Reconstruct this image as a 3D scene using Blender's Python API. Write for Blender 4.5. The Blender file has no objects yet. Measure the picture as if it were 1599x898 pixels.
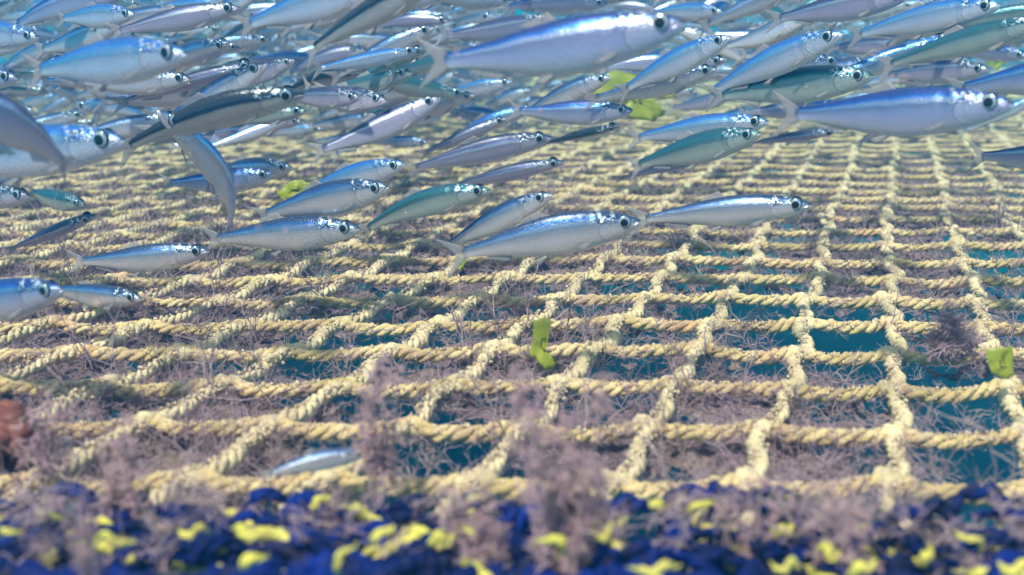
import bpy, math, random
import numpy as np
from mathutils import Vector, Matrix
random.seed(7)
rs = np.random.RandomState(11)
S = bpy.context.scene
COL = S.collection

# ------------------------------------------------------------------ camera
FPX = 1615.0; CX = 799.5; CY = 449.0
TH = math.atan(419.0/FPX); H = 0.165
cd = bpy.data.cameras.new('camera'); cam = bpy.data.objects.new('camera', cd); COL.objects.link(cam)
cam.location = (0, 0, H); cam.rotation_euler = (math.pi/2 - TH, 0, 0)
cd.sensor_width = 36; cd.lens = 36*FPX/1599.0
cd.clip_start = 0.01; cd.clip_end = 100
cd.dof.use_dof = True; cd.dof.focus_distance = 0.62; cd.dof.aperture_fstop = 9
S.camera = cam

# ------------------------------------------------------------------ light
SUN_EL, SUN_AZ = 58, 205      # azimuth clockwise from +Y: from behind, a little left
w = bpy.data.worlds.new('World'); S.world = w; w.use_nodes = True
nt = w.node_tree; nt.nodes.clear()
wo = nt.nodes.new('ShaderNodeOutputWorld'); bg = nt.nodes.new('ShaderNodeBackground')
tc = nt.nodes.new('ShaderNodeTexCoord'); sep = nt.nodes.new('ShaderNodeSeparateXYZ')
nt.links.new(tc.outputs['Generated'], sep.inputs[0])
mr = nt.nodes.new('ShaderNodeMapRange'); mr.inputs[1].default_value = -1; mr.inputs[2].default_value = 1
nt.links.new(sep.outputs[2], mr.inputs[0])
cr = nt.nodes.new('ShaderNodeValToRGB'); e = cr.color_ramp.elements
e[0].position = 0.0; e[0].color = (0.01, 0.07, 0.10, 1)
e[1].position = 1.0; e[1].color = (1.15, 1.2, 1.3, 1)
for p, c in ((0.38, (0.03, 0.15, 0.20, 1)), (0.52, (0.04, 0.48, 1.0, 1)), (0.68, (0.36, 0.74, 1.15, 1)), (0.82, (1.0, 1.08, 1.2, 1))):
    n = e.new(p); n.color = c
nt.links.new(mr.outputs[0], cr.inputs[0])
nz = nt.nodes.new('ShaderNodeTexNoise'); nz.inputs['Scale'].default_value = 7; nz.inputs['Detail'].default_value = 3
nt.links.new(tc.outputs['Generated'], nz.inputs[0])
rip = nt.nodes.new('ShaderNodeMapRange'); rip.inputs[1].default_value = 0.46; rip.inputs[2].default_value = 0.68
rip.inputs[3].default_value = 0.16; rip.inputs[4].default_value = 3.6
nt.links.new(nz.outputs[0], rip.inputs[0])
mx = nt.nodes.new('ShaderNodeMix'); mx.data_type = 'FLOAT'
up = nt.nodes.new('ShaderNodeMapRange'); up.inputs[1].default_value = 0.15; up.inputs[2].default_value = 0.5
nt.links.new(sep.outputs[2], up.inputs[0]); nt.links.new(up.outputs[0], mx.inputs[0])
mx.inputs[2].default_value = 1.0; nt.links.new(rip.outputs[0], mx.inputs[3])
vm = nt.nodes.new('ShaderNodeVectorMath'); vm.operation = 'SCALE'
# open blue water ahead; lavender light added behind the viewer to brighten fish flanks
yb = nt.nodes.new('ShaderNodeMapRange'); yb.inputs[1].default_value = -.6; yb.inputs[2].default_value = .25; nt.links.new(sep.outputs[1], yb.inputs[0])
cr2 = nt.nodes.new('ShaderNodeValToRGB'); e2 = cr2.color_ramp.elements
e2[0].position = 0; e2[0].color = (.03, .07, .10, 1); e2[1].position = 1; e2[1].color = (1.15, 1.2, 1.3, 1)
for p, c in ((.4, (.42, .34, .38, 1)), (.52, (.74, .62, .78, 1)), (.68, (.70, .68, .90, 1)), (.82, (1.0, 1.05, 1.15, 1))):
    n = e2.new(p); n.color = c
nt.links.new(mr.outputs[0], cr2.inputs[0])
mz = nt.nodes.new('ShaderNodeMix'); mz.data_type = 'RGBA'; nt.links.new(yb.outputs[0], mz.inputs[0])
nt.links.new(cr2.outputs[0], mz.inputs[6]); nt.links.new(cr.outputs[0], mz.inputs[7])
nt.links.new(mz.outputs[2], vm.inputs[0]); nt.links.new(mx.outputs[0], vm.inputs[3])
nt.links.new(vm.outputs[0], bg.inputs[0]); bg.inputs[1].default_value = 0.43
nt.links.new(bg.outputs[0], wo.inputs[0])
sd = bpy.data.lights.new('sun', 'SUN'); sun = bpy.data.objects.new('sun', sd); COL.objects.link(sun)
sd.energy = 5.0; sd.angle = math.radians(3); sd.color = (1.0, 0.865, 0.77)
az = math.radians(SUN_AZ); el = math.radians(SUN_EL)
tosun = Vector((math.sin(az)*math.cos(el), math.cos(az)*math.cos(el), math.sin(el)))
sun.rotation_euler = tosun.to_track_quat('Z', 'Y').to_euler()
sun.location = (0, 0, 3)
S.view_settings.view_transform = 'Standard'; S.view_settings.look = 'None'
S.view_settings.exposure = 0.33; S.view_settings.gamma = 1
S.render.engine = 'CYCLES'
S.cycles.volume_bounces = 1; S.cycles.transparent_max_bounces = 12; S.cycles.max_bounces = 6

# ------------------------------------------------------------------ helpers
def ray(u, v):
    x = (u-CX)/FPX; y = (CY-v)/FPX
    d = Vector((x, math.cos(TH)+y*math.sin(TH), -math.sin(TH)+y*math.cos(TH)))
    return d                                   # scaled so that depth along the optical axis is 1
CAMP = Vector((0, 0, H))
def at(u, v, z): return CAMP + ray(u, v)*z
def on_net(u, v, h=0.0):
    d = ray(u, v); return CAMP + d*((H-h)/-d.z)

def tag(o, label=None, cat=None, group=None, kind=None):
    if label: o['label'] = label
    if cat: o['category'] = cat
    if group: o['group'] = group
    if kind: o['kind'] = kind
    return o
def empty(name, loc=(0,0,0)):
    o = bpy.data.objects.new(name, None); COL.objects.link(o); o.location = loc
    o.empty_display_size = 0.01; return o
def mesh_np(name, V, F, mats, uv=None, attr=None, midx=None, smooth=True):
    """F: int array (n,3|4) or list of those"""
    if not isinstance(F, (list, tuple)): F = [F]
    me = bpy.data.meshes.new(name)
    V = np.asarray(V, np.float32)
    loops = np.concatenate([f.reshape(-1) for f in F]).astype(np.int32)
    tot = np.concatenate([np.full(len(f), f.shape[1], np.int32) for f in F])
    st = np.concatenate([[0], np.cumsum(tot)[:-1]]).astype(np.int32)
    me.vertices.add(len(V)); me.vertices.foreach_set('co', V.reshape(-1))
    me.loops.add(len(loops)); me.loops.foreach_set('vertex_index', loops)
    me.polygons.add(len(tot)); me.polygons.foreach_set('loop_start', st)
    if midx is not None: me.polygons.foreach_set('material_index', np.asarray(midx, np.int32))
    me.update(calc_edges=True)
    me.polygons.foreach_set('use_smooth', np.full(len(tot), smooth, bool))
    if uv is not None:
        l = me.uv_layers.new(name='UVMap'); l.data.foreach_set('uv', np.asarray(uv, np.float32)[loops].reshape(-1))
    if attr is not None:
        a = me.attributes.new('tint', 'FLOAT', 'POINT'); a.data.foreach_set('value', np.asarray(attr, np.float32))
    for m in (mats if isinstance(mats, (list, tuple)) else [mats]): me.materials.append(m)
    me.validate(); me.update()
    return me
def link(name, me, parent=None):
    o = bpy.data.objects.new(name, me); COL.objects.link(o)
    if parent: o.parent = parent
    return o

# numpy value noise -------------------------------------------------
_T = np.random.RandomState(3).rand(256, 256).astype(np.float64)
def vnoise(x, y, off=0):
    x = np.asarray(x, float)+off*17.3; y = np.asarray(y, float)+off*5.7
    xi = np.floor(x).astype(int); yi = np.floor(y).astype(int)
    fx = x-xi; fy = y-yi; fx = fx*fx*(3-2*fx); fy = fy*fy*(3-2*fy)
    a = _T[xi & 255, yi & 255]; b = _T[(xi+1) & 255, yi & 255]; c = _T[xi & 255, (yi+1) & 255]; d = _T[(xi+1) & 255, (yi+1) & 255]
    return (a*(1-fx)+b*fx)*(1-fy)+(c*(1-fx)+d*fx)*fy
def fbm(x, y, off=0, o=4):
    s = 0; a = .5; t = 0
    for i in range(o):
        s = s+a*vnoise(x*2**i, y*2**i, off+i*3.1); t += a; a *= .5
    return s/t

# ------------------------------------------------------------------ materials
class N:
    def __init__(self, name):
        self.m = bpy.data.materials.new(name); self.m.use_nodes = True
        self.t = self.m.node_tree; self.b = self.t.nodes['Principled BSDF']; self.out = self.t.nodes['Material Output']
    def n(self, typ, **k):
        x = self.t.nodes.new('ShaderNode'+typ)
        for a, v in k.items(): setattr(x, a, v)
        return x
    def l(self, a, b): self.t.links.new(a, b)
    def noise(self, scale, detail=4, vec=None, rough=.55):
        x = self.n('TexNoise'); x.inputs['Scale'].default_value = scale; x.inputs['Detail'].default_value = detail
        x.inputs['Roughness'].default_value = rough
        self.l(vec or self.obj(), x.inputs[0]); return x.outputs[0]
    def obj(self):
        if not hasattr(self, '_tc'): self._tc = self.n('TexCoord')
        return self._tc.outputs['Object']
    def uv(self):
        self.obj(); return self._tc.outputs['UV']
    def ramp(self, fac, stops, interp='LINEAR'):
        r = self.n('ValToRGB'); r.color_ramp.interpolation = interp
        e = r.color_ramp.elements
        def c4(c): return (*c, 1) if isinstance(c, tuple) else (c, c, c, 1)
        e[0].position = stops[0][0]; e[0].color = c4(stops[0][1]); e[1].position = stops[-1][0]; e[1].color = c4(stops[-1][1])
        for p, c in stops[1:-1]: k = e.new(p); k.color = c4(c)
        self.l(fac, r.inputs[0]); return r.outputs[0]
    def math(self, op, a, b=None, c=None, clamp=False):
        x = self.n('Math', operation=op, use_clamp=clamp)
        for i, v in enumerate((a, b, c)):
            if v is None: continue
            if isinstance(v, (int, float)): x.inputs[i].default_value = v
            else: self.l(v, x.inputs[i])
        return x.outputs[0]
    def mix(self, f, a, b, mode='MIX'):
        x = self.n('Mix', data_type='RGBA', blend_type=mode)
        for i, v in ((0, f), (6, a), (7, b)):
            if isinstance(v, (int, float)): x.inputs[i].default_value = v
            elif isinstance(v, tuple): x.inputs[i].default_value = (*v, 1)
            else: self.l(v, x.inputs[i])
        return x.outputs[2]
    def bump(self, h, strength=.5, dist=.001):
        x = self.n('Bump'); x.inputs['Strength'].default_value = strength; x.inputs['Distance'].default_value = dist
        self.l(h, x.inputs['Height']); self.l(x.outputs[0], self.b.inputs['Normal'])
    def attr(self, name):
        x = self.n('Attribute', attribute_name=name); return x.outputs['Fac']
    def set(self, **k):
        for a, v in k.items():
            i = self.b.inputs[a.replace('_', ' ')]
            if isinstance(v, (int, float)): i.default_value = v
            elif isinstance(v, tuple): i.default_value = (*v, 1)
            else: self.l(v, i)
        return self

def rope_mat(name, cols, rough=.85):
    k = N(name); big = k.noise(26, 3); fine = k.noise(900, 3); mid = k.noise(190, 4)
    c = k.ramp(big, [(.3, cols[0]), (.45, cols[1]), (.58, cols[2]), (.72, cols[3])])
    spots = k.ramp(mid, [(.56, 0.0), (.7, 1.0)])
    c = k.mix(k.math('MULTIPLY', spots, .75), c, cols[4])
    c = k.mix(k.ramp(k.noise(70, 5), [(.50, 0.0), (.62, .65)]), c, cols[4])
    c = k.mix(k.ramp(fine, [(.35, .35), (.6, 0.0)]), c, (cols[0][0]*.45, cols[0][1]*.42, cols[0][2]*.5))
    k.set(Base_Color=c, Roughness=rough); k.bump(k.math('ADD', k.math('MULTIPLY', fine, .5), mid), .9, .0012)
    return k.m
M_rope = rope_mat('twine', [(.34, .27, .11), (.62, .46, .21), (.76, .60, .33), (.70, .40, .17), (.40, .25, .18)])
M_rope2 = rope_mat('twine_pale', [(.44, .36, .20), (.68, .55, .32), (.78, .64, .41), (.72, .46, .25), (.48, .35, .27)])
def plain_rope(name, a, b, d):
    k = N(name); f = k.noise(500, 4); g = k.noise(60, 3)
    c = k.mix(k.ramp(g, [(.35, 0.0), (.65, 1.0)]), a, b)
    c = k.mix(k.ramp(k.noise(150, 4), [(.52, 0.0), (.68, .8)]), c, d)
    k.set(Base_Color=c, Roughness=.7, Specular_IOR_Level=.15); k.bump(f, .8, .001); return k.m
M_blue = plain_rope('blue_fibre', (.001, .003, .022), (.001, .017, .19), (.03, .025, .04))
M_yel = plain_rope('yellow_fibre', (.50, .48, .06), (.74, .66, .16), (.36, .26, .12))
def algae_mat(name, a, b, c, tr=.35):
    k = N(name); t = k.attr('tint'); col = k.ramp(t, [(0.0, a), (.5, b), (1.0, c)])
    col = k.mix(k.ramp(k.noise(35, 3), [(.4, 0.0), (.65, .5)]), col, (c[0], c[1], c[2]))
    k.set(Base_Color=col, Roughness=.8)
    tl = k.n('BsdfTranslucent'); k.l(col, tl.inputs[0]); ms = k.n('MixShader'); ms.inputs[0].default_value = tr
    k.l(k.b.outputs[0], ms.inputs[1]); k.l(tl.outputs[0], ms.inputs[2]); k.l(ms.outputs[0], k.out.inputs[0])
    return k.m
M_tuft = algae_mat('tuft_fuzz', (.60, .42, .42), (.76, .54, .68), (.78, .62, .56), .5)
M_alg = algae_mat('algae_fuzz', (.36, .22, .20), (.58, .42, .56), (.64, .50, .46))
k = N('algae_mat'); f = k.noise(420, 5); g = k.noise(40, 4)
c = k.ramp(g, [(.3, (.08, .05, .06)), (.5, (.26, .17, .22)), (.7, (.28, .19, .13))])
c = k.mix(k.ramp(f, [(.4, .7), (.6, 0.0)]), c, (.05, .045, .06))
k.set(Base_Color=c, Roughness=.95); k.bump(f, 1.0, .003); M_mat = k.m
k = N('leaf_green'); g = k.noise(60, 3)
c = k.ramp(g, [(.3, (.34, .44, .03)), (.6, (.54, .58, .06)), (.8, (.66, .60, .14))])
k.set(Base_Color=c, Roughness=.4); tl = k.n('BsdfTranslucent'); k.l(c, tl.inputs[0]); ms = k.n('MixShader'); ms.inputs[0].default_value = .5
k.l(k.b.outputs[0], ms.inputs[1]); k.l(tl.outputs[0], ms.inputs[2]); tp = k.n('BsdfTransparent'); m2 = k.n('MixShader'); m2.inputs[0].default_value = .22
k.l(ms.outputs[0], m2.inputs[1]); k.l(tp.outputs[0], m2.inputs[2]); k.l(m2.outputs[0], k.out.inputs[0]); M_leaf = k.m
k = N('brown_weed'); k.set(Base_Color=k.ramp(k.noise(90, 4), [(.3, (.07, .015, .014)), (.7, (.20, .06, .04))]), Roughness=.6); M_brown = k.m

# fish skin: UV.x runs snout to tail, UV.y belly (0) to back (1)
def skin(name, back, band, flank, belly, metal=.8, rough=.27, glint=1.0, shift=0.0, glare=.6):
    k = N(name); s = k.n('SeparateXYZ'); k.l(k.uv(), s.inputs[0]); U, Vv = s.outputs[0], s.outputs[1]
    oi = k.n('ObjectInfo')
    mp = k.n('Mapping'); mp.inputs['Scale'].default_value = (9, 3, 1); k.l(k.uv(), mp.inputs[0])
    ad = k.n('VectorMath', operation='ADD'); k.l(mp.outputs[0], ad.inputs[0])
    cb = k.n('CombineXYZ'); k.l(k.math('MULTIPLY', oi.outputs['Random'], 40), cb.inputs[0]); k.l(cb.outputs[0], ad.inputs[1])
    nz = k.noise(1.0, 4, ad.outputs[0]); nf = k.noise(9, 3, ad.outputs[0])
    v2 = k.math('ADD', k.math('ADD', Vv, shift), k.math('MULTIPLY', k.math('SUBTRACT', nz, .5), .12))
    v2 = k.math('ADD', v2, k.math('MULTIPLY', k.math('SUBTRACT', oi.outputs['Random'], .5), .06))
    c = k.ramp(v2, [(.05, belly), (.34, flank), (.54, tuple(x*.72 for x in flank)), (.63, tuple(x*.55+y*.1 for x, y in zip(flank, band))), (.69, tuple(min(1, x*.4+glare) for x in band)), (.76, tuple(min(1, x*.6+glare*.58) for x in band)), (.80, band), (.86, back), (1.0, tuple(x*.6 for x in back))])  # pale strip below the back is sun glare painted into the ramp
    c = k.mix(k.math('MULTIPLY', k.ramp(nf, [(.42, 0.0), (.62, 1.0)]), .16), c, tuple(min(1, x*.45) for x in flank))
    # head: darker crown, gill cover line, row of dark pores and bright plates behind the eye
    head = k.ramp(U, [(.17, 1.0), (.235, 0.0)])
    gx = k.math('ADD', U, k.math('MULTIPLY', k.math('POWER', k.math('SUBTRACT', Vv, .45), 2.0), .35))
    gl = k.math('SUBTRACT', 1.0, k.math('MULTIPLY', k.math('ABSOLUTE', k.math('SUBTRACT', gx, .235)), 160), clamp=True)
    gl2 = k.math('SUBTRACT', 1.0, k.math('MULTIPLY', k.math('ABSOLUTE', k.math('SUBTRACT', gx, .19)), 220), clamp=True)
    gl = k.math('MULTIPLY', gl, k.math('MULTIPLY', nz, .9)); gl2 = k.math('MULTIPLY', gl2, .5)
    c = k.mix(k.math('MULTIPLY', gl, .8), c, (.10, .12, .18)); c = k.mix(k.math('MULTIPLY', gl2, .5), c, (.12, .14, .2))
    vo = k.n('TexVoronoi'); vo.inputs['Scale'].default_value = 1.0
    mp2 = k.n('Mapping'); mp2.inputs['Scale'].default_value = (52, 13, 1)
    wp = k.n('VectorMath', operation='MULTIPLY_ADD'); k.l(cb.outputs[0], wp.inputs[0]); wp.inputs[1].default_value = (.01, .03, 0); k.l(k.uv(), wp.inputs[2]); k.l(wp.outputs[0], mp2.inputs[0]); k.l(mp2.outputs[0], vo.inputs[0])
    hs = k.math('MULTIPLY', k.ramp(U, [(.10, 0.0), (.13, 1.0), (.23, 1.0), (.27, 0.0)]), k.ramp(Vv, [(.58, 0.0), (.66, 1.0), (.9, 1.0), (1.0, .4)]))
    blot = k.math('MULTIPLY', k.ramp(vo.outputs['Distance'], [(.26, 1.0), (.42, 0.0)]), k.math('MULTIPLY', hs, k.ramp(k.noise(3.1, 2, ad.outputs[0]), [(.26, 0.0), (.40, 1.0)])))
    opk = k.math('MULTIPLY', k.ramp(U, [(.10, 0.0), (.14, 1.0), (.215, 1.0), (.235, 0.0)]), k.ramp(Vv, [(.2, 0.0), (.35, 1.0), (.6, 1.0), (.66, 0.0)]))
    c = k.mix(k.math('MULTIPLY', opk, k.math('MULTIPLY', k.ramp(nf, [(.4, 0.0), (.6, 1.0)]), .45)), c, (.92, .88, .90))
    c = k.mix(k.math('MULTIPLY', hs, .55), c, back)
    c = k.mix(k.math('MULTIPLY', k.ramp(vo.outputs['Color'], [(.58, 0.0), (.66, .8)]), hs), c, (.75, .85, .95))
    c = k.mix(blot, c, (.012, .03, .06))
    mouth = k.math('MULTIPLY', k.ramp(U, [(.02, 1.0), (.05, 0.0)]), k.ramp(Vv, [(.5, 0.0), (.6, 1.0)]))
    c = k.mix(k.math('MULTIPLY', mouth, .7), c, (.03, .05, .07))
    ml = k.math('SUBTRACT', 1.0, k.math('MULTIPLY', k.math('ABSOLUTE', k.math('SUBTRACT', Vv, k.math('SUBTRACT', .60, k.math('MULTIPLY', U, 6.0)))), 22), clamp=True)
    ml = k.math('MULTIPLY', ml, k.ramp(U, [(.055, 1.0), (.065, 0.0)]))
    c = k.mix(k.math('MULTIPLY', ml, .8), c, (.04, .04, .06))
    k.set(Base_Color=c, Metallic=k.ramp(v2, [(.1, metal*.5), (.40, metal*.75), (.60, metal), (.68, 1.0), (.78, .95), (.87, metal*.4)]),
          Roughness=k.math('ADD', k.math('MULTIPLY', nf, .16), k.math('ADD', rough-.13, k.math('MULTIPLY', oi.outputs['Random'], .12))))
    # scales
    vs = k.n('TexVoronoi'); mp3 = k.n('Mapping'); mp3.inputs['Scale'].default_value = (95, 26, 1)
    k.l(k.uv(), mp3.inputs[0]); k.l(mp3.outputs[0], vs.inputs[0]); vs.inputs['Scale'].default_value = 1
    hgt = k.math('ADD', k.math('MULTIPLY', vs.outputs['Distance'], .26), k.math('MULTIPLY', nf, .34))
    hgt = k.math('SUBTRACT', hgt, k.math('MULTIPLY', k.math('ADD', gl, ml), 1.5))
    hgt = k.math('SUBTRACT', hgt, k.math('MULTIPLY', blot, .5))
    k.bump(hgt, .55, .0006)
    k.b.inputs['Coat Weight'].default_value = .15*glint; k.b.inputs['Coat Roughness'].default_value = .12
    return k.m
SK = {
 'silver': skin('skin_silver', (.008, .045, .15), (.05, .22, .64), (.80, .74, .84), (.88, .80, .77)),
 'blue':   skin('skin_blue', (.003, .05, .28), (.02, .22, .78), (.52, .54, .84), (.74, .74, .80)),
 'dark':   skin('skin_dark', (.012, .035, .07), (.04, .10, .17), (.58, .54, .56), (.72, .64, .58), .6, .25, 1.0, .09, .05),
 'green':  skin('skin_green', (.01, .12, .20), (.05, .27, .27), (.52, .60, .58), (.74, .68, .66), .7, .27, 1.0, .06, .25),
 'pale':   skin('skin_pale', (.01, .15, .58), (.14, .48, .95), (.74, .76, .98), (.88, .84, .86), .75, .22),
 'mauve':  skin('skin_mauve', (.03, .045, .13), (.12, .16, .42), (.54, .47, .68), (.72, .67, .72), .65, .33),
}
k = N('fin_ray'); s = k.n('SeparateXYZ'); k.l(k.uv(), s.inputs[0])
wv = k.math('SINE', k.math('MULTIPLY', s.outputs[0], 95)); rr = k.ramp(wv, [(.0, 0.0), (1.0, 1.0)])
c = k.mix(rr, (.22, .22, .26), (.52, .48, .50)); k.set(Base_Color=c, Roughness=.35)
tp = k.n('BsdfTransparent'); ms = k.n('MixShader'); k.l(k.math('ADD', k.math('MULTIPLY', rr, .30), .42), ms.inputs[0])
k.l(tp.outputs[0], ms.inputs[1]); k.l(k.b.outputs[0], ms.inputs[2]); k.l(ms.outputs[0], k.out.inputs[0]); M_fin = k.m
k = N('iris'); s = k.n('SeparateXYZ'); k.l(k.uv(), s.inputs[0])
c = k.ramp(s.outputs[0], [(.0, (.02, .03, .05)), (.45, (.05, .10, .16)), (.55, (.62, .70, .76)), (.72, (.42, .54, .66)), (.86, (.03, .07, .13)), (1.0, (.02, .06, .12))])
k.set(Base_Color=c, Metallic=.55, Roughness=.18, Coat_Weight=1.0); M_iris = k.m
k = N('pupil'); k.set(Base_Color=(.003, .004, .008), Roughness=.06, Coat_Weight=1.0); M_pupil = k.m

# ------------------------------------------------------------------ haze and water
def box(name, x0, x1, y0, y1, z0, z1, mat):
    V = [(x, y, z) for x in (x0, x1) for y in (y0, y1) for z in (z0, z1)]
    F = np.array([(0,1,3,2),(4,6,7,5),(0,4,5,1),(2,3,7,6),(0,2,6,4),(1,5,7,3)])
    return link(name, mesh_np(name, V, F, mat, smooth=False))
hm = bpy.data.materials.new('water_haze'); hm.use_nodes = True; t = hm.node_tree
t.nodes.remove(t.nodes['Principled BSDF']); pv = t.nodes.new('ShaderNodeVolumePrincipled')
pv.inputs['Color'].default_value = (.02, .36, .80, 1); pv.inputs['Absorption Color'].default_value = (0, .8, 1, 1); pv.inputs['Density'].default_value = .205; pv.inputs['Anisotropy'].default_value = .2
t.links.new(pv.outputs[0], t.nodes['Material Output'].inputs['Volume'])
tag(box('haze', -6, 6, -2.5, 9, -1.9, .62, hm), kind='stuff')
k = N('deep_water'); k.set(Base_Color=k.ramp(k.noise(1.5, 3), [(.3, (.0, .035, .055)), (.7, (.0, .06, .075))]), Roughness=.6)
V = [(-5.9, -2.4, -.9), (5.9, -2.4, -.9), (5.9, 8.9, -.9), (-5.9, 8.9, -.9)]
tag(link('water', mesh_np('water', V, np.array([[0,1,2,3]]), k.m)), kind='structure')

# ------------------------------------------------------------------ net
CW = .0516; CDY = .0525; SH = .36; X0 = .0152; Y0 = .393
def warp(x, y):
    dx = (fbm(x*5, y*5, 1, 2)-.5)*.016 + (vnoise(x*32, y*32, 5)-.5)*.005
    dy = (fbm(x*5, y*5, 2, 2)-.5)*.012 + (vnoise(x*32, y*32, 6)-.5)*.004
    dz = (fbm(x*4.5, y*4.5, 3, 2)-.5)*.010 + (vnoise(x*40, y*40, 7)-.5)*.002
    return dx, dy, dz
def rope_geo(P, R, plies=3, pitch=.03, sides=6, rvar=0.0, phase=0., seed=0, taper=False):
    """twisted rope along the polyline P -> V, F, one closed tube per ply"""
    P = np.asarray(P, float); n = len(P)
    T = np.gradient(P, axis=0); T /= np.linalg.norm(T, axis=1)[:, None]+1e-12
    U = np.tile([0, 0, 1.0], (n, 1)); Sd = np.cross(T, U); Sd /= np.linalg.norm(Sd, axis=1)[:, None]+1e-12
    U = np.cross(Sd, T); L = np.concatenate([[0], np.cumsum(np.linalg.norm(np.diff(P, axis=0), axis=1))])
    Vs, Fs, At = [], [], []; off = 0
    Rv = R*(1+rvar*(2*vnoise(L*60, L*0+seed, 3)-1))
    if taper: Rv = Rv*np.clip(1-np.abs(np.linspace(-1, 1, n))**3, .12, 1)
    for p in range(plies):
        ph = 2*math.pi*(L/pitch + p/plies) + phase
        ro = 0 if plies == 1 else .50
        C = P + (Sd*np.cos(ph)[:, None] + U*np.sin(ph)[:, None])*(Rv*ro)[:, None]
        rp = Rv*(1.0 if plies == 1 else (.60 if plies == 3 else .62))
        if plies == 1: rp = rp*(1+.13*np.sin(L/pitch*2*math.pi*3))
        a = np.arange(sides)*2*math.pi/sides
        V = C[:, None, :] + (Sd[:, None, :]*np.cos(a)[None, :, None] + U[:, None, :]*np.sin(a)[None, :, None])*rp[:, None, None]
        V = V.reshape(-1, 3); i = np.arange(n-1)[:, None]*sides; j = np.arange(sides)[None, :]; j2 = (j+1) % sides
        F = np.stack([i+j, i+sides+j, i+sides+j2, i+j2], -1).reshape(-1, 4)+off
        Vs.append(V); Fs.append(F); off += len(V)
    V = np.concatenate(Vs); q = V*230
    fr_ = V*520; V = V + R*.30*(vnoise(fr_[:, 0]+fr_[:, 2], fr_[:, 1]-fr_[:, 2], 12)-.5)[:, None]*np.array([.5, .7, 1.0])
    V = V + R*.42*np.stack([vnoise(q[:, 0], q[:, 1]+q[:, 2]*2, 1)-.5, vnoise(q[:, 0]+q[:, 2]*2, q[:, 1], 2)-.5, vnoise(q[:, 0]+31, q[:, 1]+9, 4)-.5], 1)
    return V, np.concatenate(Fs)
def merge(parts):
    V = np.concatenate([p[0] for p in parts]); F = []; o = 0
    for p in parts: F.append(p[1]+o); o += len(p[0])
    return V, np.concatenate(F)
net = empty('net'); tag(net, 'pale yellow twisted twine net of square meshes, fouled with algae, stretched out under the fish', 'net')
RN = .0032
def row_path(j):
    Y = Y0+j*CDY; W = .62*Y+.14; step = .0016 if Y < .6 else .0028 if Y < .75 else (.0045 if Y < 1.2 else .011)
    x = np.arange(-W, W, step); y = np.full_like(x, Y)
    p = ((x-(X0+SH*Y))/CW) % 1.0
    hsh = vnoise(np.floor((x-(X0+SH*Y))/CW)*3.7, x*0+j*1.9, 9)
    kink = .0065*(.5+hsh)*(np.clip((p-.55)/.4, 0, 1)**1.5*np.clip((1.02-p)/.06, 0, 1) + np.clip((.2-p)/.2, 0, 1)**1.3)
    sag = -.0012*np.sin(math.pi*p)
    dx, dy, dz = warp(x, y)
    return np.stack([x+dx, y+dy+kink, dz+sag], 1), Y
def col_path(kx, ya, yb):
    out = []
    Y = np.arange(ya, yb, .0028 if ya < .75 else .005); x = X0+SH*Y+kx*CW
    q = ((Y-Y0)/CDY) % 1.0
    dx, dy, dz = warp(x, Y)
    return np.stack([x+dx+.0025*np.sin(2*math.pi*q), Y+dy+.004, dz+.0003-.001*np.sin(math.pi*q)], 1)
rest = []
strands = []
for j in range(-2, 62):
    P, Y = row_path(j)
    if Y < .8: g = rope_geo(P, RN, 3, .020, 7, .18, j*1.7, j)
    elif Y < 1.3: g = rope_geo(P, RN, 3, .020, 5, .2, j*1.7, j)
    else: g = rope_geo(P, RN, 1, .03, 5, .2, 0, j)
    strands.append((Y-.001, g, M_rope))
for kx in range(-52, 26):
    # visible span of this column
    ys = np.arange(.29, 3.6, .02); xs = X0+SH*ys+kx*CW; ok = np.abs(xs) < .62*ys+.14
    if not ok.any(): continue
    ya, yb = ys[ok][0], ys[ok][-1]
    if yb-ya < .05: continue
    P = col_path(kx, ya, yb)
    g = rope_geo(P, RN*.98, 3 if ya < .9 else 2, .017, 6 if ya < .6 else 5, .28, kx, kx+77)
    strands.append((ya+.5, g, M_rope2))
strands.sort(key=lambda s: s[0])
for i, (y, g, m) in enumerate(strands):
    if i < 99: link('twine', mesh_np('twine', g[0], g[1], m), net)
    else: rest.append(g)
if rest:
    V, F = merge(rest); tag(link('far_twine', mesh_np('far_twine', V, F, M_rope), net), kind='stuff')
# knots: lumps where strands cross (near field), one part
kn = []
def lump(c, r, seed, n=7, m=6):
    rr = np.random.RandomState(seed); V = []
    for a in range(1, n):
        for b in range(m):
            th = math.pi*a/n; ph = 2*math.pi*b/m
            q = r*(1+.35*(rr.rand()-.5)); V.append((c[0]+q*math.sin(th)*math.cos(ph)*1.25, c[1]+q*math.sin(th)*math.sin(ph)*1.1, c[2]+q*math.cos(th)*.9))
    V.append((c[0], c[1], c[2]+r*.9)); V.append((c[0], c[1], c[2]-r*.9)); T, B = len(V)-2, len(V)-1; F = []
    for a in range(n-2):
        for b in range(m): F.append((a*m+b, (a+1)*m+b, (a+1)*m+(b+1) % m, a*m+(b+1) % m))
    for b in range(m): F.append((T, b, (b+1) % m, T)); F.append((B, (n-2)*m+(b+1) % m, (n-2)*m+b, B))
    return np.array(V), np.array(F)
for j in range(-2, 24):
    Y = Y0+j*CDY
    for kx in range(-30, 16):
        x = X0+SH*Y+kx*CW
        if abs(x) > .58*Y+.1: continue
        dx, dy, dz = warp(np.array([x]), np.array([Y]))
        for q in range(3):
            kn.append(lump((x+dx[0]+random.uniform(-.004, .004), Y+dy[0]+.004+random.uniform(-.003, .005), dz[0]+random.uniform(-.001, .0015)), random.uniform(.0026, .0042), j*100+kx*3+q+5000))
V, F = merge(kn)
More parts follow.
